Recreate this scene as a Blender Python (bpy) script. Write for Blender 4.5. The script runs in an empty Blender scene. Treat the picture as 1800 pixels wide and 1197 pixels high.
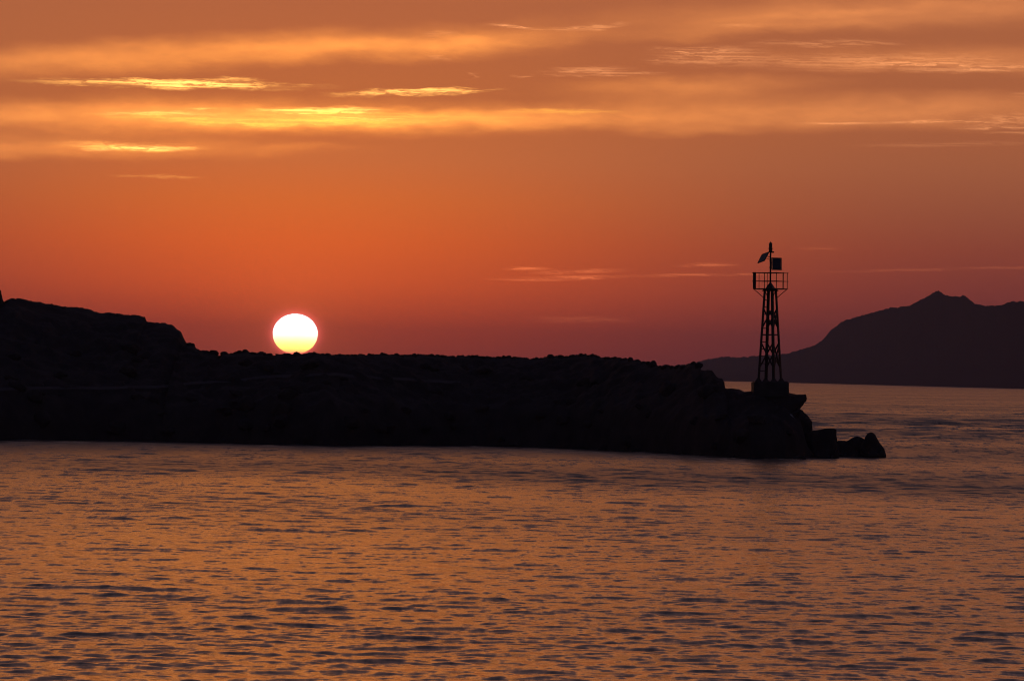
import bpy, bmesh, math, random
import numpy as np
from mathutils import Vector, Matrix, noise as mn

random.seed(7); rng = np.random.default_rng(11)
S = bpy.context.scene
COL = S.collection
R = math.radians

# ------------------------------------------------------------------ camera
PW, PH = 1800.0, 1197.0            # photograph pixels
FPX = 8530.0                       # focal length in those pixels (sun is 0.53 degrees = 79 px)
CAM = Vector((0, 0, 5.3))
PITCH, ROLL = math.atan(57.5 / FPX), R(1.1)
FWD = Vector((0, math.cos(PITCH), math.sin(PITCH)))
UP0 = Vector((0, -math.sin(PITCH), math.cos(PITCH)))
XAX = Vector((1, 0, 0))
RGT = XAX * math.cos(ROLL) + UP0 * math.sin(ROLL)
UPV = -XAX * math.sin(ROLL) + UP0 * math.cos(ROLL)
cd = bpy.data.cameras.new('camera'); cam = bpy.data.objects.new('camera', cd); COL.objects.link(cam)
m = Matrix((RGT, UPV, -FWD)).transposed().to_4x4(); m.translation = CAM
cam.matrix_world = m
cd.sensor_width = 36.0; cd.sensor_fit = 'HORIZONTAL'; cd.lens = FPX / PW * 36.0
cd.clip_start = 1.0; cd.clip_end = 1.0e6
S.camera = cam

def ray(px, py):
    return FWD + RGT * ((px - PW / 2) / FPX) - UPV * ((py - PH / 2) / FPX)
def at(px, py, Y):                  # the point at depth Y metres on that pixel's line of sight
    d = ray(px, py); return CAM + d * (Y / d.y)
def ground(px, py, z=0.0):
    d = ray(px, py); return CAM + d * ((z - CAM.z) / d.z)
def ae(px, py):                     # azimuth and elevation in degrees
    d = ray(px, py).normalized(); return math.degrees(math.atan2(d.x, d.y)), math.degrees(math.asin(d.z))

SUN_A, SUN_E = ae(519, 587)

# ------------------------------------------------------------------ world: dusk sky
def lin(c):
    return tuple(((v / 255) / 12.92 if v / 255 <= .04045 else ((v / 255 + .055) / 1.055) ** 2.4) for v in c)
W = bpy.data.worlds.new('World'); S.world = W; W.use_nodes = True
NT = W.node_tree; NT.nodes.clear()
def N(t, **k):
    n = NT.nodes.new(t)
    for a, b in k.items(): setattr(n, a, b)
    return n
def put(sock, v):
    if isinstance(v, bpy.types.NodeSocket): NT.links.new(v, sock)
    elif v is not None: sock.default_value = v
def M(op, a, b=None, c=None, clamp=False):
    n = N('ShaderNodeMath', operation=op, use_clamp=clamp)
    put(n.inputs[0], a); put(n.inputs[1], b); put(n.inputs[2], c); return n.outputs[0]
def VM(op, a, b=None, out=0):
    n = N('ShaderNodeVectorMath', operation=op); put(n.inputs[0], a)
    if b is not None: put(n.inputs[1], b)
    return n.outputs[out]
def SCALE(a, s):
    n = N('ShaderNodeVectorMath', operation='SCALE'); put(n.inputs[0], a); put(n.inputs['Scale'], s); return n.outputs[0]
def MR(v, a, b, c=0.0, d=1.0, smooth=True):
    n = N('ShaderNodeMapRange', interpolation_type='SMOOTHSTEP' if smooth else 'LINEAR'); n.clamp = True
    for s, x in zip(n.inputs[:5], (v, a, b, c, d)): put(s, x)
    return n.outputs[0]
def XYZ(x, y, z=0.0):
    n = N('ShaderNodeCombineXYZ'); put(n.inputs[0], x); put(n.inputs[1], y); put(n.inputs[2], z); return n.outputs[0]
def NOISE(v, scale=1.0, detail=3.0, rough=0.5, dist=0.0, color=False):
    n = N('ShaderNodeTexNoise', noise_dimensions='2D'); put(n.inputs['Vector'], v)
    n.inputs['Scale'].default_value = scale; n.inputs['Detail'].default_value = detail
    n.inputs['Roughness'].default_value = rough; n.inputs['Distortion'].default_value = dist
    return n.outputs['Color' if color else 'Fac']
def MIXC(f, a, b, mode='MIX'):
    n = N('ShaderNodeMix', data_type='RGBA', blend_type=mode)
    put(n.inputs[0], f)
    for s, v in ((n.inputs[6], a), (n.inputs[7], b)):
        put(s, v if isinstance(v, bpy.types.NodeSocket) else (*v, 1.0))
    return n.outputs[2]
def RAMP(f, stops):
    n = N('ShaderNodeValToRGB'); put(n.inputs[0], f); cr = n.color_ramp
    cr.interpolation = 'B_SPLINE' if False else 'LINEAR'
    while len(cr.elements) < len(stops): cr.elements.new(0.5)
    for el, (p, c) in zip(cr.elements, stops):
        el.position = p
    for el, (p, c) in zip(cr.elements, stops):
        el.color = (*c, 1.0)
    return n.outputs[0]

tc = N('ShaderNodeTexCoord')
dirv = VM('NORMALIZE', tc.outputs['Generated'])
sep = N('ShaderNodeSeparateXYZ'); put(sep.inputs[0], dirv)
A = M('MULTIPLY', M('ARCTAN2', sep.outputs[0], sep.outputs[1]), 57.29578)
E = M('MULTIPLY', M('ARCSINE', sep.outputs[2]), 57.29578)
P = XYZ(A, E)
DA = M('ABSOLUTE', M('SUBTRACT', A, SUN_A))
# elevation ramps: near the sun's azimuth / away from it (0..30 degrees -> 0..1)
EF = M('DIVIDE', E, 30.0, clamp=True)
def stops(t): return [(e / 30.0, lin(c)) for e, c in t]
r_sun = RAMP(EF, stops([(0, (156, 57, 46)), (.5, (198, 72, 42)), (1.0, (224, 90, 40)), (1.5, (228, 99, 40)), (2.0, (220, 107, 46)),
     (2.5, (206, 110, 58)), (3.2, (192, 105, 57)), (4.4, (178, 99, 61)), (5.4, (228, 128, 56)), (7.2, (236, 136, 60)), (9.2, (186, 110, 68)), (12, (134, 92, 78)), (16, (112, 84, 82)), (30, (80, 70, 80))]))
r_off = RAMP(EF, stops([(0, (92, 40, 46)), (.5, (102, 44, 47)), (1.0, (122, 54, 49)), (1.5, (136, 65, 50)), (2.0, (146, 79, 56)),
     (2.5, (158, 90, 60)), (3.2, (168, 96, 60)), (4.4, (168, 97, 62)), (5.4, (164, 94, 60)), (7.2, (156, 92, 62)), (9.2, (130, 86, 70)), (12, (112, 80, 77)), (16, (100, 78, 81)), (30, (76, 68, 78))]))
w_sun = M('POWER', 2.718, M('MULTIPLY', M('POWER', M('DIVIDE', DA, 4.7), 2.0), -1.0))
sunset = MIXC(w_sun, r_off, r_sun)

# clouds: warped copies of the (azimuth, elevation) plane, soft veils and fibrous streaks laid in it
nz1 = NOISE(XYZ(M('MULTIPLY', A, .9), M('MULTIPLY', E, 3.0)), 1.0, 4, .55, 0, True)
nz2 = NOISE(XYZ(M('MULTIPLY', A, 2.0), M('MULTIPLY', E, 12.0)), 1.0, 5, .62, 0, True)
warp1 = VM('MULTIPLY', VM('SUBTRACT', nz1, (.5, .5, .5)), (.8, .20, 0))
warp2 = VM('MULTIPLY', VM('SUBTRACT', nz2, (.5, .5, .5)), (.7, .10, 0))
P1 = VM('ADD', P, warp1)
P2 = VM('ADD', VM('ADD', P, SCALE(warp1, .3)), warp2)
P3 = VM('ADD', P, SCALE(warp2, .35))
def blob(src, p0, p1, half, inner=0.0):
    """1 at the middle of a streak from pixel p0 to pixel p1, falling to 0 at `half` pixels away"""
    a0, e0 = ae(*p0); a1, e1 = ae(*p1)
    n = N('ShaderNodeMapping', vector_type='TEXTURE'); put(n.inputs[0], src)
    n.inputs['Location'].default_value = ((a0 + a1) / 2, (e0 + e1) / 2, 0)
    n.inputs['Rotation'].default_value = (0, 0, math.atan2(e1 - e0, a1 - a0))
    n.inputs['Scale'].default_value = (math.hypot(a1 - a0, e1 - e0) / 2, half / 149.0, 1)
    return MR(VM('LENGTH', n.outputs[0], out=1), 1.0, inner)
def total(parts):
    s = None
    for v in parts: s = v if s is None else M('ADD', s, v)
    return s
def wt(v, k): return M('MULTIPLY', v, k)
soft = total([wt(blob(P1, a, b, h), k) for a, b, h, k in [
    ((-500, 135), (1150, 48), 42, .62), ((250, 100), (1150, 70), 32, .30), ((800, 48), (2300, -10), 46, .40),
    ((-900, 205), (1700, 205), 40, .52), ((-100, 204), (1250, 212), 28, .66), ((650, 205), (2500, 180), 44, .42),
    ((-500, 255), (700, 262), 30, .52), ((900, 170), (1500, 150), 42, .22), ((1150, 100), (2400, 110), 36, .32),
    ((-600, 195), (900, 180), 30, .30), ((1000, 228), (1420, 232), 16, .22), ((400, 268), (640, 258), 13, .14), ((480, 92), (1180, 58), 24, .32), ((950, 76), (1750, 28), 18, .20), ((1150, 46), (1850, -5), 13, .14), ((900, 152), (1560, 146), 24, .20)]])
core = total([wt(blob(P1, a, b, h), k) for a, b, h, k in [
    ((120, 199), (600, 227), 9, .75), ((380, 217), (760, 216), 11, .75), ((220, 205), (1050, 207), 18, .42), ((850, 198), (1130, 197), 7, .5),
    ((100, 259), (390, 262), 7, .5), ((420, 196), (700, 196), 11, .45)]])
fib = NOISE(VM('ADD', XYZ(M('MULTIPLY', A, 1.25), M('MULTIPLY', E, 36.0)), SCALE(warp1, 8.0)), 1.0, 8, .72)
fibm = MR(fib, .41, .59)
wisp = total([wt(blob(P2, a, b, h, i), k) for a, b, h, i, k in [
    ((-10, 141), (620, 155), 11, .2, 1.5), ((180, 146), (480, 147), 11, 0, 1.0), ((330, 140), (470, 140), 7, 0, 1.0),
    ((555, 167), (900, 159), 8, .2, 1.6), ((130, 199), (400, 201), 6, 0, .9), ((300, 193), (400, 192), 5, 0, .8),
    ((420, 196), (705, 194), 9, .2, 1.5), ((550, 210), (720, 208), 4, 0, .8),
    ((60, 250), (380, 263), 11, 0, .8), ((130, 262), (370, 261), 5, 0, .8), ((170, 309), (370, 311), 4.5, 0, .28)]])
wisp_r = total([wt(blob(P2, a, b, h, i), k) for a, b, h, i, k in [
    ((845, 40), (975, 55), 5, .1, .75), ((955, 54), (1110, 44), 9, .1, .75), ((730, 57), (815, 60), 6, 0, .35),
    ((755, 97), (795, 104), 7, 0, .5), ((930, 131), (1140, 122), 13, .1, .80), ((825, 130), (845, 138), 6, 0, .6),
    ((1110, 102), (1380, 96), 24, .1, .75), ((1190, 108), (1900, 112), 22, .1, .58), ((1280, 78), (1640, 76), 9, .1, .55),
((1620, 218), (2000, 205), 15, .1, .55), ((1740, 170), (2000, 160), 10, .1, .5),
    ((1560, 128), (1900, 116), 9, .1, .6), ((1700, 1), (1800, 1), 4, 0, .3), ((1130, 85), (1300, 92), 9, 0, .6), ((1480, 110), (1800, 122), 7, .1, .7), ((1060, 133), (1190, 126), 6, 0, .5), ((900, 137), (940, 133), 4, 0, .6), ((1250, 46), (1330, 48), 4, 0, .3)]])
low = total([wt(blob(P3, a, b, h, i), k) for a, b, h, i, k in [
    ((840, 492), (1120, 486), 6.5, .1, .85), ((870, 472), (985, 472), 5, .1, .6), ((900, 480), (1120, 475), 6, .1, .5), ((1050, 486), (1400, 481), 4.0, .1, .34),
    ((1170, 467), (1320, 465), 5, .1, .36), ((1300, 482), (2100, 462), 4, .1, .13), ((900, 560), (1150, 563), 9, 0, .22), ((1380, 437), (1500, 437), 4, 0, .15)]])
thin = total([wt(blob(P3, a, b, h, i), k) for a, b, h, i, k in [
    ((1380, 218), (1560, 217), 4.5, .1, .8), ((1480, 216), (1800, 213), 4.5, .1, .7), ((1440, 258), (1900, 250), 6, 0, .22), ((130, 263), (380, 261), 6, 0, 1.0), ((1640, 226), (1900, 224), 4.5, .1, .7), ((1700, 232), (1950, 240), 5, .1, .5), ((850, 42), (970, 54), 3.5, .1, .7)]])
wisp_r = M('ADD', wisp_r, thin)
fw = M('MULTIPLY_ADD', fibm, .85, .15)
wisp = M('MULTIPLY', wisp, fw); wisp_r = M('MULTIPLY', wisp_r, fw); low = M('MULTIPLY', low, fw)
# veils continue over the whole western sky above the frame, in the same long bands
band = NOISE(VM('ADD', XYZ(M('MULTIPLY', A, .05), M('MULTIPLY', E, .75)), SCALE(warp1, .35)), 1.0, 4, .55)
bandm = M('MULTIPLY', MR(band, .40, .66), M('MULTIPLY', MR(E, 4.6, 6.5), MR(E, 14.0, 8.0)))
mott = NOISE(XYZ(M('MULTIPLY', A, 1.1), M('MULTIPLY', E, 3.4)), 1.0, 5, .6)
softm = M('MULTIPLY', soft, M('MULTIPLY_ADD', MR(mott, .3, .7), .32, .70))
glow = M('POWER', 2.718, M('MULTIPLY', M('POWER', M('DIVIDE', DA, 6.0), 2.0), -1.0))
softc = MIXC(glow, lin((222, 142, 80)), lin((255, 160, 62)))
sky = MIXC(1.0, sunset, MIXC(1.0, softc, XYZ(wt(softm, .90), wt(softm, .90), wt(softm, .90)), 'MULTIPLY'), 'ADD')
def add(base, fac, col):
    return MIXC(1.0, base, MIXC(1.0, col, XYZ(fac, fac, fac), 'MULTIPLY'), 'ADD')
core = M('MULTIPLY', core, M('MULTIPLY_ADD', fibm, .75, .5))
sky = add(sky, wt(core, .62), (1.0, .56, .05))
sky = add(sky, wt(wisp, .85), (1.0, .52, .11))
sky = add(sky, wt(wisp_r, .55), (.80, .34, .13))
sky = add(sky, wt(low, .75), (1.0, .27, .09))
sky = add(sky, wt(bandm, .40), (1.0, .38, .10))
# aureole hugging the flattened sun
au = N('ShaderNodeMapping', vector_type='TEXTURE'); put(au.inputs[0], P)
au.inputs['Location'].default_value = (SUN_A, SUN_E, 0); au.inputs['Scale'].default_value = (.265, .235, 1)
al = VM('LENGTH', au.outputs[0], out=1)
sky = add(sky, wt(M('POWER', 2.718, wt(M('MAXIMUM', M('SUBTRACT', al, 1.0), 0.0), -6.5)), 1.0), (1.0, .13, .13))
sky = add(sky, wt(M('POWER', 2.718, wt(al, -.42)), .24), (1.0, .22, .04))
# physical sky for the rest of the dome
ns = N('ShaderNodeTexSky', sky_type='NISHITA'); ns.sun_disc = False
ns.sun_elevation = R(SUN_E); ns.sun_rotation = R(SUN_A); ns.dust_density = 3.0; ns.air_density = 1.5
dome = MIXC(1.0, ns.outputs[0], (.060, .066, .16), 'MULTIPLY')
side = M('MULTIPLY', MR(DA, 80.0, 20.0), MR(E, 55.0, 25.0))
sky = MIXC(1.0, sky, (1.12, 1.12, 1.12), 'MULTIPLY')
final = MIXC(side, dome, sky)
bg = N('ShaderNodeBackground'); put(bg.inputs[0], final); bg.inputs[1].default_value = 1.0
wo = N('ShaderNodeOutputWorld'); NT.links.new(bg.outputs[0], wo.inputs[0])
W.cycles.sampling_method = 'NONE'

# sun lamp, just over the disc so the disc itself does not shade it
sl = bpy.data.lights.new('sun_light', 'SUN'); sl.energy = 0.5; sl.angle = R(.5); sl.color = (1.0, .42, .16)
so = bpy.data.objects.new('sun_light', sl); COL.objects.link(so)
sd = Vector((math.sin(R(SUN_A)) * math.cos(R(1.0)), math.cos(R(SUN_A)) * math.cos(R(1.0)), math.sin(R(1.0))))
so.rotation_euler = sd.to_track_quat('Z', 'Y').to_euler(); so.location = sd * 100

S.view_settings.view_transform = 'Standard'; S.view_settings.look = 'None'
S.view_settings.exposure = 0.0; S.view_settings.gamma = 1.0; S.view_settings.use_curve_mapping = False
S.render.engine = 'CYCLES'
S.cycles.max_bounces = 6; S.cycles.glossy_bounces = 3; S.cycles.diffuse_bounces = 2; S.cycles.volume_bounces = 0
S.cycles.filter_width = 1.1; S.cycles.use_denoising = True; S.cycles.denoising_prefilter = 'ACCURATE'

# ------------------------------------------------------------------ helpers
def mat(name, base, rough=.8, metal=0.0, spec=.5, bump=None, vary=None):
    mt = bpy.data.materials.new(name); mt.use_nodes = True
    t = mt.node_tree; b = t.nodes['Principled BSDF']
    b.inputs['Base Color'].default_value = (*base, 1); b.inputs['Roughness'].default_value = rough
    b.inputs['Metallic'].default_value = metal; b.inputs['Specular IOR Level'].default_value = spec
    co = t.nodes.new('ShaderNodeTexCoord')
    if vary:
        n = t.nodes.new('ShaderNodeTexNoise'); n.inputs['Scale'].default_value = vary[0]; n.inputs['Detail'].default_value = 6
        t.links.new(co.outputs['Object'], n.inputs['Vector'])
        r = t.nodes.new('ShaderNodeValToRGB'); r.color_ramp.elements[0].position = .35; r.color_ramp.elements[1].position = .68
        r.color_ramp.elements[0].color = (*base, 1); r.color_ramp.elements[1].color = (*vary[1], 1)
        t.links.new(n.outputs[0], r.inputs[0]); t.links.new(r.outputs[0], b.inputs['Base Color'])
    if bump:
        n = t.nodes.new('ShaderNodeTexNoise'); n.inputs['Scale'].default_value = bump[0]; n.inputs['Detail'].default_value = 8
        t.links.new(co.outputs['Object'], n.inputs['Vector'])
        bp = t.nodes.new('ShaderNodeBump'); bp.inputs['Distance'].default_value = bump[1]; bp.inputs['Strength'].default_value = .8
        t.links.new(n.outputs[0], bp.inputs['Height']); t.links.new(bp.outputs[0], b.inputs['Normal'])
    return mt
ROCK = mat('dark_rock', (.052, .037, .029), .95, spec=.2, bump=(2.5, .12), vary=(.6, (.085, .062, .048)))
SOIL = mat('trodden_earth', (.085, .068, .06), .95, spec=.2, bump=(6, .03), vary=(1.5, (.11, .09, .078)))
PALE = mat('pale_streak_mat', (.45, .42, .40), .8, bump=(6, .04), vary=(3, (.36, .34, .33)))  # pale tone for the added streak sliver below the ledge
SCRUB = mat('scrub_hillside', (.018, .020, .015), 1.0, spec=0, vary=(.004, (.026, .025, .02)))
STEEL = mat('weathered_painted_steel', (.035, .032, .030), .55, .3, vary=(9, (.06, .035, .024)))
CONC = mat('stained_concrete', (.06, .055, .048), .95, spec=.2, bump=(5, .02), vary=(2, (.09, .082, .07)))
GLASS = mat('lantern_glass', (.04, .05, .05), .15)
CELL = mat('solar_cells', (.028, .026, .030), .45, vary=(3, (.036, .034, .040)))
ALU = mat('panel_frame_metal', (.05, .05, .05), .6, .3)

def tag(o, label=None, cat=None, group=None, kind=None):
    for k, v in (('label', label), ('category', cat), ('group', group), ('kind', kind)):
        if v: o[k] = v
    return o
def link(name, me, mtl=None, parent=None, smooth=False):
    o = bpy.data.objects.new(name, me); COL.objects.link(o)
    if mtl and not me.materials: me.materials.append(mtl)
    if parent: o.parent = parent
    if smooth: me.polygons.foreach_set('use_smooth', [True] * len(me.polygons))
    return o
def from_bm(name, bm, mtl, parent=None, smooth=False):
    bmesh.ops.recalc_face_normals(bm, faces=bm.faces)
    me = bpy.data.meshes.new(name); bm.to_mesh(me); bm.free(); return link(name, me, mtl, parent, smooth)
def grid_mesh(name, co, nr, nc):
    me = bpy.data.meshes.new(name)
    me.vertices.add(nr * nc); me.vertices.foreach_set('co', np.ascontiguousarray(co, dtype=np.float32).ravel())
    i = np.arange(nr - 1)[:, None] * nc + np.arange(nc - 1)[None, :]
    q = np.stack([i, i + 1, i + nc + 1, i + nc], -1).reshape(-1)
    nf = (nr - 1) * (nc - 1)
    me.loops.add(nf * 4); me.loops.foreach_set('vertex_index', q.astype(np.int32))
    me.polygons.add(nf); me.polygons.foreach_set('loop_start', np.arange(0, nf * 4, 4, dtype=np.int32))
    me.polygons.foreach_set('use_smooth', np.ones(nf, dtype=bool))
    me.update(calc_edges=True); return me

# ------------------------------------------------------------------ sea
az = np.concatenate([np.linspace(-75, -8.4, 22), np.linspace(-7.9, 7.9, 541), np.linspace(8.4, 75, 22)])
azr = np.radians(az).astype(np.float32)
dist = [4, 8, 14, 22, 32, 42, 50, 56, 60.0]
while dist[-1] < 11500:
    d = dist[-1]
    dist.append(d + (.0015 * d if d < 200 else (.3 + .25 * (d - 200) / 160 if d < 360 else .7 * (d / 360) ** 1.4)))
dist = np.array(dist, dtype=np.float32)
DD, AA = np.meshgrid(dist, azr, indexing='ij')
SX, SY = DD * np.sin(AA), DD * np.cos(AA)
SPM = np.maximum(np.gradient(dist)[:, None] * np.ones_like(AA), DD * np.abs(np.gradient(azr))[None, :])
SZ = np.zeros_like(SX); OX = np.zeros_like(SX); OY = np.zeros_like(SX); LOST = np.zeros_like(SX)
OPEN = np.clip((DD - 350) / 160, 0, 1)                     # outside the lee of the point the sea is rougher
def wave(lam, th, slope, weight=None):
    kk = 2 * math.pi / lam; kx, ky = kk * math.sin(th), kk * math.cos(th); amp = slope * 1.414 / kk
    fade = np.clip((lam / (SPM * 2.3) - .8) / .6, 0, 1)
    if weight is not None: fade = fade * weight
    LOST[:] += slope ** 2 * ((1 if weight is None else weight ** 2) - fade ** 2)
    ok = np.nonzero(fade.max(axis=1) > 0)[0]
    if not len(ok): return
    q = slice(ok[0], ok[-1] + 1); f = fade[q] * amp
    ph = SX[q] * kx + SY[q] * ky + rng.random() * 6.283
    s, c = np.sin(ph), np.cos(ph)
    SZ[q] += f * c; OX[q] -= f * (kx / kk) * s; OY[q] -= f * (ky / kk) * s
NWAVE = 120
for k in range(NWAVE):
    lam = .26 * (6.0 / .26) ** ((k + rng.random()) / NWAVE)
    wave(lam, rng.normal(0, .58) + (.10 if lam < 4 else -.15), .0180 * (1.0 if lam < .8 else (.8 / lam) ** .75))
for k in range(34):
    lam = 2.6 * (14.0 / 2.6) ** ((k + rng.random()) / 34)
    wave(lam, rng.normal(.1, .42), .0215 * (1.0 if lam < 8 else 8 / lam), OPEN)
# gusts: calmer and rougher patches
gust = .82 + .22 * np.sin(SX * .045 + 1.3 * np.sin(SY * .031)) * np.sin(SY * .052 + .8 * np.sin(SX * .027) + 1.0)
# past this line the water is out of the near shore's shelter and choppier
line = DD + 9 * np.sin(SX * .11) + 6 * np.sin(SX * .31 + 1.0)
chop = np.clip((line - 205) / 55, 0, 1); chop = chop * chop * (3 - 2 * chop)
gust = gust * (.95 + .52 * chop * np.clip((900 - DD) / 500, .25, 1))
SZ *= gust; OX *= gust; OY *= gust
sea_me = grid_mesh('sea', np.stack([SX + OX, SY + OY, SZ], -1), *SX.shape)
# ripples finer than the mesh become surface roughness (slope variance -> microfacet width)
at_ = sea_me.attributes.new('ripple', 'FLOAT', 'POINT')
at2 = sea_me.attributes.new('farness', 'FLOAT', 'POINT')
at2.data.foreach_set('value', np.clip((DD - 200) / 170, 0, 1).astype(np.float32).ravel())
at_.data.foreach_set('value', np.sqrt(np.sqrt((.12 + .10 * chop) * LOST * gust ** 2 + .012 ** 2)).astype(np.float32).ravel())
wm = bpy.data.materials.new('sea_water'); wm.use_nodes = True
t = wm.node_tree; b = t.nodes['Principled BSDF']
b.inputs['Base Color'].default_value = (.006, .009, .012, 1); b.inputs['Roughness'].default_value = .06; b.inputs['IOR'].default_value = 1.333
def wn(ty, **k):
    n = t.nodes.new(ty)
    for a_, b_ in k.items(): setattr(n, a_, b_)
    return n
geo = wn('ShaderNodeNewGeometry')
acc = geo.outputs['Normal']
ra = wn('ShaderNodeAttribute', attribute_name='ripple'); t.links.new(ra.outputs['Fac'], b.inputs['Roughness'])
fa = wn('ShaderNodeAttribute', attribute_name='farness')
for sc, stretch, amp, far_amp in ((5.0, .4, .10, 0), (2.0, .4, .07, 0), (.16, .40, .025, .0), (.9, 6.0, .08, .0), (.55, 5.0, .06, .09), (.06, 14.0, .0, .17)):
    mp = wn('ShaderNodeMapping'); mp.inputs['Scale'].default_value = (sc * stretch, sc, sc); mp.inputs['Location'].default_value = (sc * 7.3, sc * 3.1, 0)
    t.links.new(geo.outputs['Position'], mp.inputs[0])
    n = wn('ShaderNodeTexNoise', noise_dimensions='2D'); n.inputs['Scale'].default_value = 1.0; n.inputs['Detail'].default_value = 2.5
    t.links.new(mp.outputs[0], n.inputs['Vector'])
    s_ = wn('ShaderNodeVectorMath', operation='SUBTRACT'); t.links.new(n.outputs['Color'], s_.inputs[0]); s_.inputs[1].default_value = (.5, .5, .5)
    ml = wn('ShaderNodeVectorMath', operation='MULTIPLY'); t.links.new(s_.outputs[0], ml.inputs[0]); ml.inputs[1].default_value = (1.3, 2.2, 0)
    am = wn('ShaderNodeMath', operation='MULTIPLY_ADD'); t.links.new(fa.outputs['Fac'], am.inputs[0]); am.inputs[1].default_value = far_amp; am.inputs[2].default_value = amp
    sc_ = wn('ShaderNodeVectorMath', operation='SCALE'); t.links.new(ml.outputs[0], sc_.inputs[0]); t.links.new(am.outputs[0], sc_.inputs['Scale']); ml = sc_
    ad = wn('ShaderNodeVectorMath', operation='ADD'); t.links.new(acc, ad.inputs[0]); t.links.new(ml.outputs[0], ad.inputs[1]); acc = ad.outputs[0]
nn = wn('ShaderNodeVectorMath', operation='NORMALIZE'); t.links.new(acc, nn.inputs[0]); t.links.new(nn.outputs[0], b.inputs['Normal'])
sea = tag(link('sea', sea_me, wm), kind='structure')

# ------------------------------------------------------------------ headland
ridge_px = [(-420, 500), (-250, 505), (-120, 515), (-40, 528), (0, 533), (9, 530), (19, 525), (43, 525.5), (54, 529), (80, 533.5), (104, 537), (112, 539), (128, 540), (160, 544), (171, 549),
 (198, 551), (222, 553), (241, 554), (255, 557), (257, 565), (289, 568), (302, 572), (317, 581.5), (322, 592), (327.5, 603), (334, 603), (341, 607),
 (348, 614.5), (358, 618), (373, 619), (377, 616), (380, 622), (385, 626.5), (391, 625.7), (393, 620.4), (412, 621.7), (420, 618), (433, 617.5), (444, 620.5),
 (483, 624), (500, 623), (519, 623), (553, 620), (567, 623), (622, 624.5), (639, 622), (644, 624), (672, 622), (705, 624), (742, 623.5), (772, 625), (800, 627),
 (806, 625), (833, 626), (861, 628), (886, 627), (897, 627.5), (912, 627.5), (930, 631), (950, 629.5), (980, 626), (1000, 627), (1010, 624), (1027, 623), (1035, 625.5),
 (1042, 622.5), (1052, 627), (1065, 630), (1085, 628), (1097, 631), (1117, 632.5), (1130, 637.5), (1140, 637.5), (1150, 642), (1170, 646), (1187, 643.7), (1205, 642.5),
 (1212, 637.5), (1230, 642.5), (1231.5, 650.7), (1251, 651), (1255, 657.5), (1262, 664), (1271, 666), (1272.5, 682.5), (1285, 683), (1300, 684.5), (1307, 689), (1321, 690),
 (1384, 692), (1394, 695), (1401, 705), (1405, 730), (1412, 765), (1422, 795), (1430, 815), (1445, 840)]
shore_px = [(-420, 768), (-100, 772), (0, 773.5), (160, 773.6), (267, 776), (450, 779.5), (567, 783), (789, 782.5), (880, 784), (1005, 787.5), (1130, 794), (1242, 801), (1320, 805), (1380, 805.5), (1426, 804.5), (1460, 803)]
def depth_of(px):                    # how far the crest lies behind the waterline, metres
    return float(np.interp(px, [-420, 0, 250, 400, 1000, 1200, 1270, 1320, 1400, 1440], [34, 30, 26, 18, 17, 14, 11, 9.5, 9, 8]))
sx = [ground(*p).x for p in shore_px]; sy = [ground(*p).y for p in shore_px]
def shoreY_px(px): return float(np.interp(px, [p[0] for p in shore_px], sy))
rp = [at(px, py, shoreY_px(px) + depth_of(px)) for px, py in ridge_px]
rx, ry, rz = [p.x for p in rp], [p.y for p in rp], [p.z for p in rp]
def yf(x): return float(np.interp(x, sx, sy))
def crest(x): return float(np.interp(x, rx, ry)), float(np.interp(x, rx, rz))
def fbm(x, y, z, s, o=5, h=.9): return mn.fractal(Vector((x, y, z)) * s, h, 2.1, o)
def land_z(x, tt):
    """height of the headland at world x; tt 0 at the waterline, 1 on the crest, 2 back in the sea"""
    y0 = yf(x) + .5 * fbm(x, 3.3, 1, .35); y1, z1 = crest(x)
    if tt <= 1:
        y = y0 + (y1 - y0) * tt; tt = max(tt, 0.0)
        shape = .30 * (1 - (1 - min(1, tt / .16)) ** 2) + .70 * (tt ** .85 if z1 < 7.5 else tt ** 1.25)
        z = -.5 * (1 - min(1, tt / .04)) + z1 * shape
        env = min(1, tt * 5) * min(1, (1 - tt) * 6)
        rid = mn.ridged_multi_fractal(Vector((x, y, 0)) * .22, .9, 2.1, 5, 1.0, 2.0) - 1.1
        z += env * (.42 * rid + .35 * fbm(x, y, 2, .8))
        lim = CAM.z + (z1 - CAM.z) * (y / y1) - .10
        if tt < .985: z = min(z, lim - .25 * max(0, .985 - tt))
        else: z += 0
    else:
        s = tt - 1; y = y1 + 16 * s
        z = z1 * (1 - s ** 1.6) - .9 * s - .25 * abs(fbm(x, y, 5, .5)) * min(1, s * 8)
    return y, z
NXL = 900
lx = np.linspace(rx[0], rx[-1] + .3, NXL)
tl = np.concatenate([np.linspace(-.02, .985, 74), [1.0], np.linspace(1.03, 2.0, 18)])
lco = np.zeros((len(tl), NXL, 3))
for j, x in enumerate(lx):
    for i, tt in enumerate(tl):
        y, z = land_z(x, float(tt))
        if tt < 0: z = -1.2; y -= .8
        if tt == 1.0: z += .07 * fbm(x, 0, 9, 2.6, 4) + .06 * mn.noise(Vector((x * 5.5, 0, 4)))
        lco[i, j] = (x, y, z)
lco[-1, :, 2] = -1.2
headland = tag(link('headland', grid_mesh('headland', lco, len(tl), NXL), ROCK), kind='structure')

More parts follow.
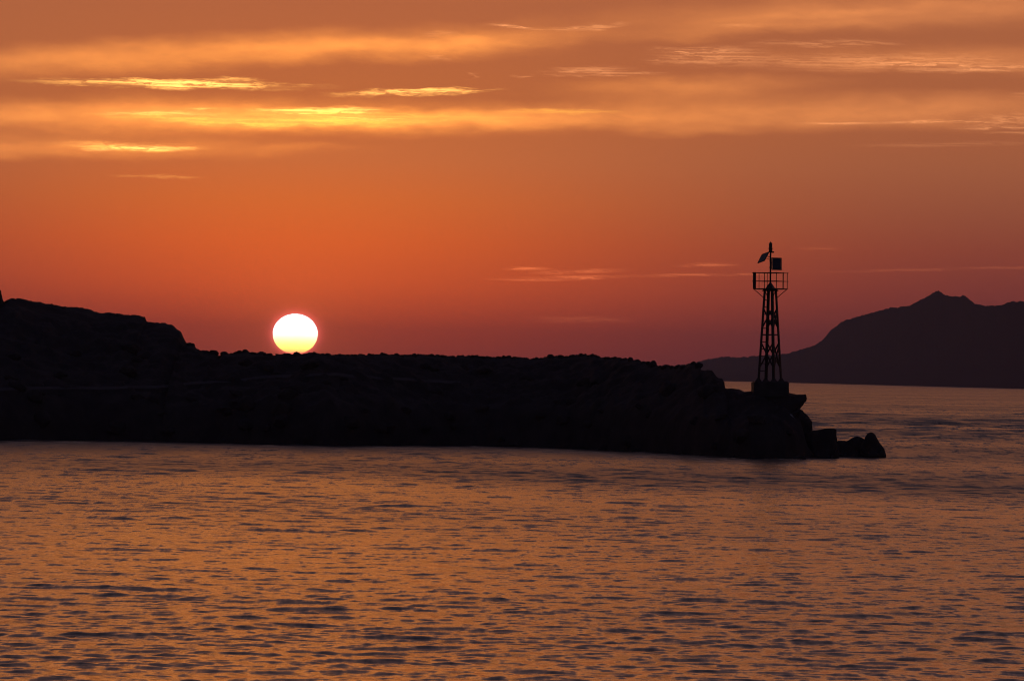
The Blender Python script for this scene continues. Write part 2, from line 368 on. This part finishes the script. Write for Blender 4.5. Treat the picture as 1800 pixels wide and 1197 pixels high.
# stones bedded in the headland, parts of it
def rock_mesh(name, seed, sub=2, flat=.75):
    bm = bmesh.new(); bmesh.ops.create_icosphere(bm, subdivisions=sub, radius=1)
    o = Vector((seed * 13.7, seed * 5.1, seed * 2.3))
    for v in bm.verts:
        n = v.co.normalized()
        k = 1 + .38 * mn.noise(n * 1.1 + o) + .20 * mn.noise(n * 2.6 + o)
        q = n * k
        for a in ((.6, .2, .75), (-.7, .3, .5), (.1, -.9, .3), (.8, -.5, -.1), (-.3, .7, .6)):   # a few broken flat faces
            an = Vector(a).normalized(); an.rotate(Matrix.Rotation(seed * 1.7, 3, 'Z'))
            d = q.dot(an) - .78
            if d > 0: q -= an * d * .85
        v.co = Vector((q.x, q.y, q.z * flat))
    me = bpy.data.meshes.new(name); bm.to_mesh(me); bm.free(); me.materials.append(ROCK); return me
stone_meshes = [rock_mesh('stone', s, 2, f) for s, f in ((1, .7), (2, .85), (3, .6), (4, .8), (5, .95), (6, .65), (7, .75), (8, .7))]
def stone(x, y, z, r):
    o = link('stone', random.choice(stone_meshes), None, headland)
    o.location = (x, y, z); o.rotation_euler = (random.uniform(-.4, .4), random.uniform(-.4, .4), random.uniform(0, 6.28))
    o.scale = (r * random.uniform(.85, 1.4), r, r * random.uniform(.75, 1.1)); return o
x = float(np.interp(12, [p[0] for p in ridge_px], rx)); xe = float(np.interp(1228, [p[0] for p in ridge_px], rx))
ns_ = 0
while x < xe and ns_ < 190:
    r = random.choice((.12, .15, .18, .2, .24, .32)); y, z = crest(x)
    stone(x, y - random.uniform(-.1, .5), z - r * (random.uniform(.0, .6) if z < 7.2 else random.uniform(.55, .9)), r); x += r * (random.uniform(.9, 2.3) if z < 7.2 else random.uniform(2, 6)); ns_ += 1
for _ in range(90):
    x = random.uniform(rx[4], float(np.interp(1380, [p[0] for p in ridge_px], rx))); tt = random.choice((random.uniform(.02, .2), random.uniform(.1, .8)))
    y, z = land_z(x, tt); r = random.uniform(.3, .75)
    lim = CAM.z + (crest(x)[1] - CAM.z) * y / crest(x)[0]
    if z + r * 1.2 < lim: stone(x, y, z + r * .1, r)

for px, py in ((1340, 803), (1352, 806), (1366, 804), (1379, 807), (1392, 805), (1404, 808), (1436, 803), (1448, 805), (1481, 799), (1250, 801), (1288, 804), (1190, 799), (1120, 794), (1060, 791), (960, 786.5), (905, 785), (700, 783), (520, 782), (390, 779), (230, 775.5)):
    g_ = ground(px, py); stone(g_.x, g_.y + random.uniform(0, 1.5), random.uniform(-.1, .12), random.uniform(.18, .5))
# footpath along the slope: a ribbon following the ground
def hit_land(px, py):
    lo = None
    for tt in np.linspace(.02, .97, 160):
        d = None
        x = ray(px, py); Y = shoreY_px(px) + depth_of(px) * tt
        p = at(px, py, Y); y, z = land_z(p.x, float(tt))
        if z >= p.z: return p.x, float(tt)
    return p.x, .9
pp = [(-60, 690), (0, 689), (60, 687), (130, 687), (200, 686), (260, 684), (310, 679), (360, 675), (420, 669), (470, 663), (520, 660.5), (570, 660.5), (620, 663), (690, 668), (760, 672), (820, 676)]
pts = []
for i in range(len(pp) - 1):
    for k in range(6):
        f = k / 6; pts.append((pp[i][0] * (1 - f) + pp[i + 1][0] * f, pp[i][1] * (1 - f) + pp[i + 1][1] * f))
hl = [hit_land(*p) for p in pts]
tts = np.convolve(np.pad([h[1] for h in hl], 4, 'edge'), np.ones(9) / 9, 'valid')
bm = bmesh.new(); rows = []
for (x, _), tt in zip(hl, tts):
    row = []
    for q in (-.45, 0, .45):
        y, z = land_z(x, float(tt)); row.append(bm.verts.new((x, y + q, z + q * .25)))
    rows.append(row)
zs = np.convolve(np.pad([r_[1].co.z for r_ in rows], 9, 'edge'), np.ones(19) / 19, 'valid')
for r_, z in zip(rows, zs):
    for k in range(3): r_[k].co.z = z + .12 + (k - 1) * .10
for a, b_ in zip(rows, rows[1:]):
    for k in range(2): bm.faces.new((a[k], b_[k], b_[k + 1], a[k + 1]))
g = bmesh.ops.extrude_face_region(bm, geom=bm.faces[:])
for v in g['geom']:
    if isinstance(v, bmesh.types.BMVert): v.co.z -= .6
tag(from_bm('footpath', bm, SOIL), kind='structure')

# ------------------------------------------------------------------ single rocks at the tip, each with real depth
def outlined_rock(name, outline, Y, depth, label, mtl=ROCK, rough=.05, cat='rock', seed=1):
    """rock whose seen outline is `outline` (photo pixels) at distance Y, `depth` metres thick, rounded front and back"""
    pts = [at(px, py, Y) for px, py in outline]
    dense = []
    for a, b_ in zip(pts, pts[1:] + pts[:1]):
        n = max(1, int((b_ - a).length / .12))
        dense += [a.lerp(b_, k / n) for k in range(n)]
    for _ in range(1):
        dense = [(dense[i - 1] + dense[i] * 4 + dense[(i + 1) % len(dense)]) / 6 for i in range(len(dense))]
    cx = sum(p.x for p in dense) / len(dense); cz = sum(p.z for p in dense) / len(dense); base = min(p.z for p in dense)
    bm = bmesh.new(); rings = []
    for s in np.linspace(-.97, .97, 15):
        k = (1 - abs(s) ** 2.6) ** (1 / 2.2)
        ring = []
        for p in dense:
            q = Vector((cx + (p.x - cx) * (.25 + .75 * k), Y + s * depth / 2 * (.6 + .4 * (p.z < cz + .1)), base + (p.z - base) * (.12 + .88 * k)))
            w = Vector((q.x * 1.3, q.y * 1.3, q.z * 1.3 + seed * 7))
            e = 1.0 if abs(s) > .1 else .35
            q += Vector((mn.noise(w), mn.noise(w + Vector((9, 0, 0))), mn.noise(w + Vector((0, 9, 0))))) * rough * 3 * e
            cl = mn.cell_vector(w * 1.7); q += (cl - Vector((.5, .5, .5))) * rough * 2.2 * e
            ring.append(bm.verts.new(q))
        rings.append(ring)
    for a, b_ in zip(rings, rings[1:]):
        for i in range(len(a)): bm.faces.new((a[i], a[(i + 1) % len(a)], b_[(i + 1) % len(a)], b_[i]))
    bm.faces.new(rings[0]); bm.faces.new(rings[-1][::-1])
    bmesh.ops.triangulate(bm, faces=[f for f in bm.faces if len(f.verts) > 4])
    o = from_bm(name, bm, mtl)
    c = Vector((cx, Y, base)); o.data.transform(Matrix.Translation(-c)); o.location = c
    return tag(o, label, cat)
YT = shoreY_px(1353) + 9.0            # the beacon's distance
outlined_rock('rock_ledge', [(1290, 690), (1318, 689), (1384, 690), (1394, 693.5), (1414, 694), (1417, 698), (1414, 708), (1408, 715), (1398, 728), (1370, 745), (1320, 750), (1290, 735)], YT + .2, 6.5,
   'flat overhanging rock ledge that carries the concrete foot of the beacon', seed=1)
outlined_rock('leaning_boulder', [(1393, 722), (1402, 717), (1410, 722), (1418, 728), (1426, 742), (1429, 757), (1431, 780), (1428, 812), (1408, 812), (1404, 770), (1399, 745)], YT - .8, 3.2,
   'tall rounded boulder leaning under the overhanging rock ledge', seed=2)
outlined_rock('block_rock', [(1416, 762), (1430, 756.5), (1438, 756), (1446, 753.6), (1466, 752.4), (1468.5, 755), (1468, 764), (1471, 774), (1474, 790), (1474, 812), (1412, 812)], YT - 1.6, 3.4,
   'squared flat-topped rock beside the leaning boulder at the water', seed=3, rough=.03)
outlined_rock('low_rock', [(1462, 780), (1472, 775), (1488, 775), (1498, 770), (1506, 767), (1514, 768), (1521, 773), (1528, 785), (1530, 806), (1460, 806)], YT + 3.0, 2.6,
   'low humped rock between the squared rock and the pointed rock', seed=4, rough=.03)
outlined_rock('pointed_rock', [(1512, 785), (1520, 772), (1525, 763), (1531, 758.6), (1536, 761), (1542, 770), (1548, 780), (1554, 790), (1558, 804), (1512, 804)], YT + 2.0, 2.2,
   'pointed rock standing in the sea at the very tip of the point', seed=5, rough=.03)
outlined_rock('pale_streak', [(1387, 726), (1391, 728), (1397, 736), (1402, 746), (1403, 751), (1399, 750), (1394, 741), (1390, 733)], YT - 3.6, .5,
   'narrow pale streak on the dark rock below the ledge', PALE, rough=.012, cat='stone', seed=6)  # added sliver standing in for a pale streak between the rocks
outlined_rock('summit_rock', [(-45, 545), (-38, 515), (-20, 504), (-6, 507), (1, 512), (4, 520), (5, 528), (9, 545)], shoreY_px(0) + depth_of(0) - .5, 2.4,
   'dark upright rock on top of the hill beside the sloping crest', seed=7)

# ------------------------------------------------------------------ far island
isl = [(1120, 652), (1172, 644), (1195, 642.5), (1222, 638), (1244, 631.7), (1276, 627), (1294, 629), (1330, 626), (1381, 622.6), (1410, 614), (1432, 607), (1444, 600), (1457, 585), (1468, 574), (1486, 563),
 (1515, 555), (1558, 543), (1578, 540.5), (1598, 538), (1630, 521.5), (1643, 514), (1650, 511), (1659, 518), (1674, 522), (1693.5, 520.4), (1702.5, 525), (1713, 534), (1731, 538), (1760, 537), (1778, 530), (1800, 530.5),
 (1850, 541), (1920, 556), (2000, 580), (2080, 600), (2200, 640), (2300, 668)]
g0, g1 = ground(1273, 670), ground(1800, 683)
def islshore(px):                     # the straight shore continued both ways
    d = ray(px, 600); k = (g1 - g0)
    a_ = d.x / d.y; tt = (g0.x - a_ * g0.y) / (a_ * k.y - k.x); return g0 + k * tt
NI = 700; pxs = np.linspace(1120, 2300, NI)
ipy = np.interp(pxs, [p[0] for p in isl], [p[1] for p in isl])
rows_i = np.concatenate([np.linspace(0, 1, 34), np.linspace(1.08, 2, 10)])
ico = np.zeros((len(rows_i), NI, 3))
for j, px in enumerate(pxs):
    s0 = islshore(float(px)); back = 420 + 250 * math.sin(px * .006)
    wob = 1.0 * mn.noise(Vector((px * .11, 0, 3))) + 1.0 * mn.noise(Vector((px * .30, 0, 8))) + .6 * mn.noise(Vector((px * .6, 0, 2))) - 1.6 * abs(mn.noise(Vector((px * .21, 3, 5))))
    top = at(float(px), float(ipy[j]) + 1.5 * wob, s0.y + back)
    for i, tt in enumerate(rows_i):
        if tt <= 1:
            p = s0.lerp(Vector((top.x, top.y, 0)), float(tt)); w = Vector((p.x, p.y, 0)) * .006
            z = top.z * (.12 * min(1, tt * 14) + .88 * tt ** 1.15)
            z += (mn.ridged_multi_fractal(w, .9, 2.1, 5, 1, 2) - 1.2) * top.z * .05 * min(1, tt * 4) * min(1, (1 - tt) * 5)
            lim = CAM.z + (top.z - CAM.z) * p.y / top.y - 1.0
            if tt < 1: z = min(z, lim - 3 * (1 - tt))
            if tt == 0: z = -3
            ico[i, j] = (p.x, p.y, z)
        else:
            s = float(tt) - 1
            ico[i, j] = (top.x * (1 + .06 * s), top.y + 500 * s, top.z * (1 - s ** 1.3) - 3 * s)
tag(link('far_island', grid_mesh('far_island', ico, len(rows_i), NI), SCRUB), kind='structure')

# ------------------------------------------------------------------ beacon tower
foot = at(1353.2, 670, YT)
tower = bpy.data.objects.new('beacon_tower', None); COL.objects.link(tower)
tower.location = foot; PHI = R(16.4); tower.rotation_euler = (0, R(-.75), 0)
tag(tower, 'dark steel lattice beacon tower with railed platform and solar panels on concrete foot', 'beacon tower')
SC = YT / FPX                          # metres per photo pixel at the tower
def bar(name, p0, p1, w=.06, d=None, parent=tower, mtl=STEEL, round_=False):
    p0, p1 = Vector(p0), Vector(p1); v = p1 - p0; q = v.to_track_quat('Z', 'Y'); bm = bmesh.new()
    if round_: bmesh.ops.create_cone(bm, cap_ends=True, segments=12, radius1=w / 2, radius2=w / 2, depth=v.length)
    else:
        bmesh.ops.create_cube(bm, size=1); bmesh.ops.scale(bm, vec=(w, d or w, v.length), verts=bm.verts)
        bmesh.ops.bevel(bm, geom=bm.edges[:], offset=min(w, d or w) * .12, segments=1, affect='EDGES')
    bmesh.ops.transform(bm, matrix=Matrix.Translation((p0 + p1) / 2) @ q.to_matrix().to_4x4(), verts=bm.verts)
    return from_bm(name, bm, mtl, parent, round_)
def angle_bar(name, p0, p1, w, parent=tower, inward=None):
    """L-section steel"""
    p0, p1 = Vector(p0), Vector(p1); v = (p1 - p0); z = v.normalized(); inw = Vector(inward); inw = (inw - z * inw.dot(z)).normalized(); sd_ = z.cross(inw)
    a = (inw + sd_).normalized(); b_ = (inw - sd_).normalized(); th = w * .22
    prof = [(0, 0), (w, 0), (w, th), (th, th), (th, w), (0, w)]; bm = bmesh.new(); rings = []
    for p in (p0, p1): rings.append([bm.verts.new(p - (a + b_) * w * .3 + a * u + b_ * v_) for u, v_ in prof])
    for i in range(6): bm.faces.new((rings[0][i], rings[0][(i + 1) % 6], rings[1][(i + 1) % 6], rings[1][i]))
    bm.faces.new(rings[0][::-1]); bm.faces.new(rings[1]); return from_bm(name, bm, STEEL, parent)
HT = (670 - 509) * SC                  # deck height
def R_at(h): return (21.5 + (10.7 - 21.5) * h / HT) * SC
def corner(i, h, r=None):
    a = PHI + i * math.pi / 2
    rr = R_at(h) if r is None else r
    return Vector((math.cos(a) * rr, math.sin(a) * rr, h))
def hpx(y): return (670 - y) * SC
# foundation
bm = bmesh.new(); bmesh.ops.create_cube(bm, size=1); bmesh.ops.scale(bm, vec=(2.40, 2.40, 1.15), verts=bm.verts)
bmesh.ops.bevel(bm, geom=bm.edges[:], offset=.09, segments=3, affect='EDGES')
bmesh.ops.subdivide_edges(bm, edges=[e for e in bm.edges if e.calc_length() > .5], cuts=5, use_grid_fill=True)
for v in bm.verts: v.co += Vector((mn.noise(v.co * 3), mn.noise(v.co * 3 + Vector((5, 0, 0))), mn.noise(v.co * 3 + Vector((0, 5, 0))))) * .022
bmesh.ops.rotate(bm, matrix=Matrix.Rotation(PHI + math.pi / 4 + R(30), 3, 'Z'), verts=bm.verts); bmesh.ops.translate(bm, vec=(0.02, 0, -.575), verts=bm.verts)
from_bm('foundation', bm, CONC, tower)['label'] = 'square concrete foot of the tower'
LEGS = []
for i in range(4):
    L = angle_bar('leg', corner(i, -.02), corner(i, HT), .16, inward=corner(i, 0) * -1)
    bm = bmesh.new(); bmesh.ops.create_cone(bm, cap_ends=True, segments=4, radius1=.22, radius2=.07, depth=.22)
    bmesh.ops.translate(bm, vec=corner(i, .11), verts=bm.verts); from_bm('foot_plate', bm, STEEL, L)
# corner order: 0 right(+,back), 1 back-left... ; the ladder face is between corners 1 and 2
levels = [(hpx(648), hpx(602)), (hpx(578), hpx(542))]
for i in range(4):
    j = (i + 1) % 4
    angle_bar('crossbar', corner(i, hpx(588.5)), corner(j, hpx(588.5)), .10, inward=(0, 0, -1))
    angle_bar('crossbar', corner(i, HT - .05), corner(j, HT - .05), .08, inward=(0, 0, -1))
    if i == 1: continue
    for lo_, hi_ in levels:
        for a, b_ in ((i, j), (j, i)):
            off = corner(a, 0) + corner(b_, 0); off = off.normalized() * (.02 if a == i else -.02)
            bar('brace', corner(a, lo_) + off, corner(b_, hi_) + off, .085, .085)
        c0 = (corner(i, (lo_ + hi_) / 2) + corner(j, (lo_ + hi_) / 2)) / 2
        nrm = Vector((c0.x, c0.y, 0)).normalized(); bar('gusset_plate', c0 - nrm * .012, c0 + nrm * .012, .18, .18)
for y in (527.5, 540, 552.5, 565, 577, 601, 613.5, 626, 639, 652):
    h = hpx(y); bar('rung', corner(1, h), corner(2, h), .06, round_=True)
# platform
RP = 32.3 * SC
bm = bmesh.new()
vs = [[bm.verts.new(corner(i, HT + z, RP)) for i in range(4)] for z in (0, .07)]
bm.faces.new(vs[0][::-1]); bm.faces.new(vs[1])
for i in range(4): bm.faces.new((vs[0][i], vs[0][(i + 1) % 4], vs[1][(i + 1) % 4], vs[1][i]))
deck = from_bm('platform', bm, STEEL, tower)
bmesh_hub = bmesh.new(); bmesh.ops.create_cone(bmesh_hub, cap_ends=True, segments=4, radius1=.62, radius2=.5, depth=.11)
bmesh.ops.rotate(bmesh_hub, matrix=Matrix.Rotation(PHI, 3, 'Z'), verts=bmesh_hub.verts); bmesh.ops.translate(bmesh_hub, vec=(0, 0, HT - .06), verts=bmesh_hub.verts)
from_bm('head_frame', bmesh_hub, STEEL, tower)
for i in range(4):
    bar('platform_brace', corner(i, HT, RP * .93), corner(i, HT - 15 * SC), .045)
DT = HT + .07; RH = hpx(480) - DT; RM = hpx(494.5) - DT
posts = [(corner(0, DT, RP * .97), .05), (corner(1, DT, RP * .97), .05), (corner(2, DT, RP * .97), .10), (corner(3, DT, RP * .97), .05)]
def edge(i, f): return corner(i, DT, RP * .97).lerp(corner((i + 1) % 4, DT, RP * .97), f)
posts += [(edge(2, .07), .12), (edge(3, .62), .08), (edge(0, .88), .045), (edge(1, .5), .045)]
for p, w in posts: bar('guard_post', p, p + Vector((0, 0, RH + .04)), w, .05)
for h in (RM, RH):
    for i in range(4):
        a, b_ = corner(i, DT + h, RP * .98), corner((i + 1) % 4, DT + h, RP * .98); e = (b_ - a).normalized() * .09
        bar('guard_rail', a - e, b_ + e, .042, round_=True)
# mast
bm = bmesh.new(); bmesh.ops.create_cone(bm, cap_ends=True, segments=4, radius1=.36, radius2=.06, depth=.42)
bmesh.ops.rotate(bm, matrix=Matrix.Rotation(PHI, 3, 'Z'), verts=bm.verts); bmesh.ops.translate(bm, vec=(0, 0, DT + .2), verts=bm.verts)
from_bm('mast_base', bm, STEEL, tower)
mast = bar('mast', (0, 0, DT + .3), (0, 0, hpx(442)), .115, round_=True)
for y in (459, 471): bar('clamp', (0, 0, hpx(y)), (0, 0, hpx(y) + .07), .17, parent=mast, round_=True)
bar('cable_plate', (.0, 0, hpx(443.4)), (.24, 0, hpx(443.4)), .03, .10, parent=mast)
def lathe(name, prof, parent, mtl):
    bm = bmesh.new(); rings = []
    for r_, z in prof:
        rings.append([bm.verts.new((math.cos(k * math.pi / 8) * r_, math.sin(k * math.pi / 8) * r_, z)) for k in range(16)])
    for a, b_ in zip(rings, rings[1:]):
        for k in range(16): bm.faces.new((a[k], a[(k + 1) % 16], b_[(k + 1) % 16], b_[k]))
    bm.faces.new(rings[0][::-1]); bm.faces.new(rings[-1]); return from_bm(name, bm, mtl, parent)
z0 = hpx(444)
lan = lathe('lantern', [(.09, z0), (.125, z0 + .06), (.125, z0 + .24), (.11, z0 + .26)], tower, STEEL)
lathe('collar', [(.11, z0 + .25), (.185, z0 + .265), (.185, z0 + .295), (.11, z0 + .31)], lan, STEEL)
lathe('lens', [(.105, z0 + .31), (.118, z0 + .36), (.115, z0 + .55), (.10, z0 + .60)], lan, GLASS)
lathe('cap', [(.125, z0 + .595), (.11, z0 + .63), (.05, z0 + .68), (.022, z0 + .70), (.018, z0 + .76)], lan, STEEL)
def panel(corner0, u, v, mount):
    u, v, c = Vector(u), Vector(v), Vector(corner0); n = u.cross(v).normalized()
    bm = bmesh.new(); th = .02
    vs = [[bm.verts.new(c + u * a + v * b_ + n * s) for a, b_ in ((.05, .04), (.95, .04), (.95, .96), (.05, .96))] for s in (-th, th)]
    bm.faces.new(vs[0][::-1]); bm.faces.new(vs[1])
    for i in range(4): bm.faces.new((vs[0][i], vs[0][(i + 1) % 4], vs[1][(i + 1) % 4], vs[1][i]))
    o = from_bm('solar_panel', bm, CELL, tower)
    q = [c, c + u, c + u + v, c + v]
    for i in range(4): bar('frame', q[i], q[(i + 1) % 4], .045, .05, parent=o, mtl=ALU)
    mid = c + u * .5 + v * .5
    bar('bracket', mid - v * .22, (mid - v * .22) * 0 + Vector((0, 0, mount)), .045, parent=o); bar('bracket', mid + v * .1, (0, 0, mount - .12), .03, parent=o)
    return o
panel((-2.6 * SC, .05, hpx(443)), (-.44, .477, -.166), (-.325, -.417, -.60), hpx(452))
panel((1.7 * SC, -.10, hpx(453.6)), (.675, .02, -.01), (.0, -.26, -.80), hpx(462))

# ------------------------------------------------------------------ the sun's disc (flattened by refraction), far beyond the air layer
SD = 3.0e5
sdv = ray(519, 587); sp = CAM + sdv * (SD / sdv.y)
bm = bmesh.new(); bmesh.ops.create_uvsphere(bm, u_segments=96, v_segments=64, radius=1)
su = from_bm('sun', bm, None, None, True)
su.location = sp; su.scale = (39.4 / FPX * SD, 39.4 / FPX * SD, 35.2 / FPX * SD)
sm = bpy.data.materials.new('sun_surface'); sm.use_nodes = True; t = sm.node_tree; t.nodes.clear()
c_ = t.nodes.new('ShaderNodeTexCoord'); sx_ = t.nodes.new('ShaderNodeSeparateXYZ'); t.links.new(c_.outputs['Object'], sx_.inputs[0])
mr = t.nodes.new('ShaderNodeMapRange'); t.links.new(sx_.outputs[2], mr.inputs[0]); mr.inputs[1].default_value = -1; mr.inputs[2].default_value = 1
cr = t.nodes.new('ShaderNodeValToRGB'); t.links.new(mr.outputs[0], cr.inputs[0])
st = [(0, (.62, .05, .05)), (.045, (.64, .20, .08)), (.10, (.65, .42, .09)), (.18, (.66, .60, .12)), (.27, (.66, .66, .18)), (.36, (.68, .68, .30)), (.44, (.7, .7, .45)), (.52, (.8, .8, .72)), (.6, (1, 1, 1))]
while len(cr.color_ramp.elements) < len(st): cr.color_ramp.elements.new(.5)
for el, (p, c) in zip(cr.color_ramp.elements, st): el.position = p
for el, (p, c) in zip(cr.color_ramp.elements, st): el.color = (*c, 1)
em = t.nodes.new('ShaderNodeEmission'); t.links.new(cr.outputs[0], em.inputs[0]); em.inputs[1].default_value = 5.0
ou = t.nodes.new('ShaderNodeOutputMaterial'); t.links.new(em.outputs[0], ou.inputs[0])
su.data.materials.append(sm)
tag(su, 'glowing white setting sun, yellow at its lower rim, touching the dark crest', 'sun')

# ------------------------------------------------------------------ evening haze
HD = 7.5e-5; HTOP = float(ico[:, :, 2].max()) + 8.0
bm = bmesh.new(); bmesh.ops.create_cube(bm, size=1)
bmesh.ops.scale(bm, vec=(25000, 13000, HTOP + 4), verts=bm.verts); bmesh.ops.translate(bm, vec=(0, 6000, (HTOP - 4) / 2), verts=bm.verts)
hz = from_bm('haze', bm, None)
hm = bpy.data.materials.new('evening_haze'); hm.use_nodes = True; t = hm.node_tree; t.nodes.clear()
pv = t.nodes.new('ShaderNodeVolumePrincipled'); pv.inputs['Color'].default_value = (.80, .76, 1.0, 1); pv.inputs['Density'].default_value = HD
pv.inputs['Anisotropy'].default_value = 0.0
ou = t.nodes.new('ShaderNodeOutputMaterial'); t.links.new(pv.outputs[0], ou.inputs['Volume']); hz.data.materials.append(hm)
tag(hz, kind='stuff')
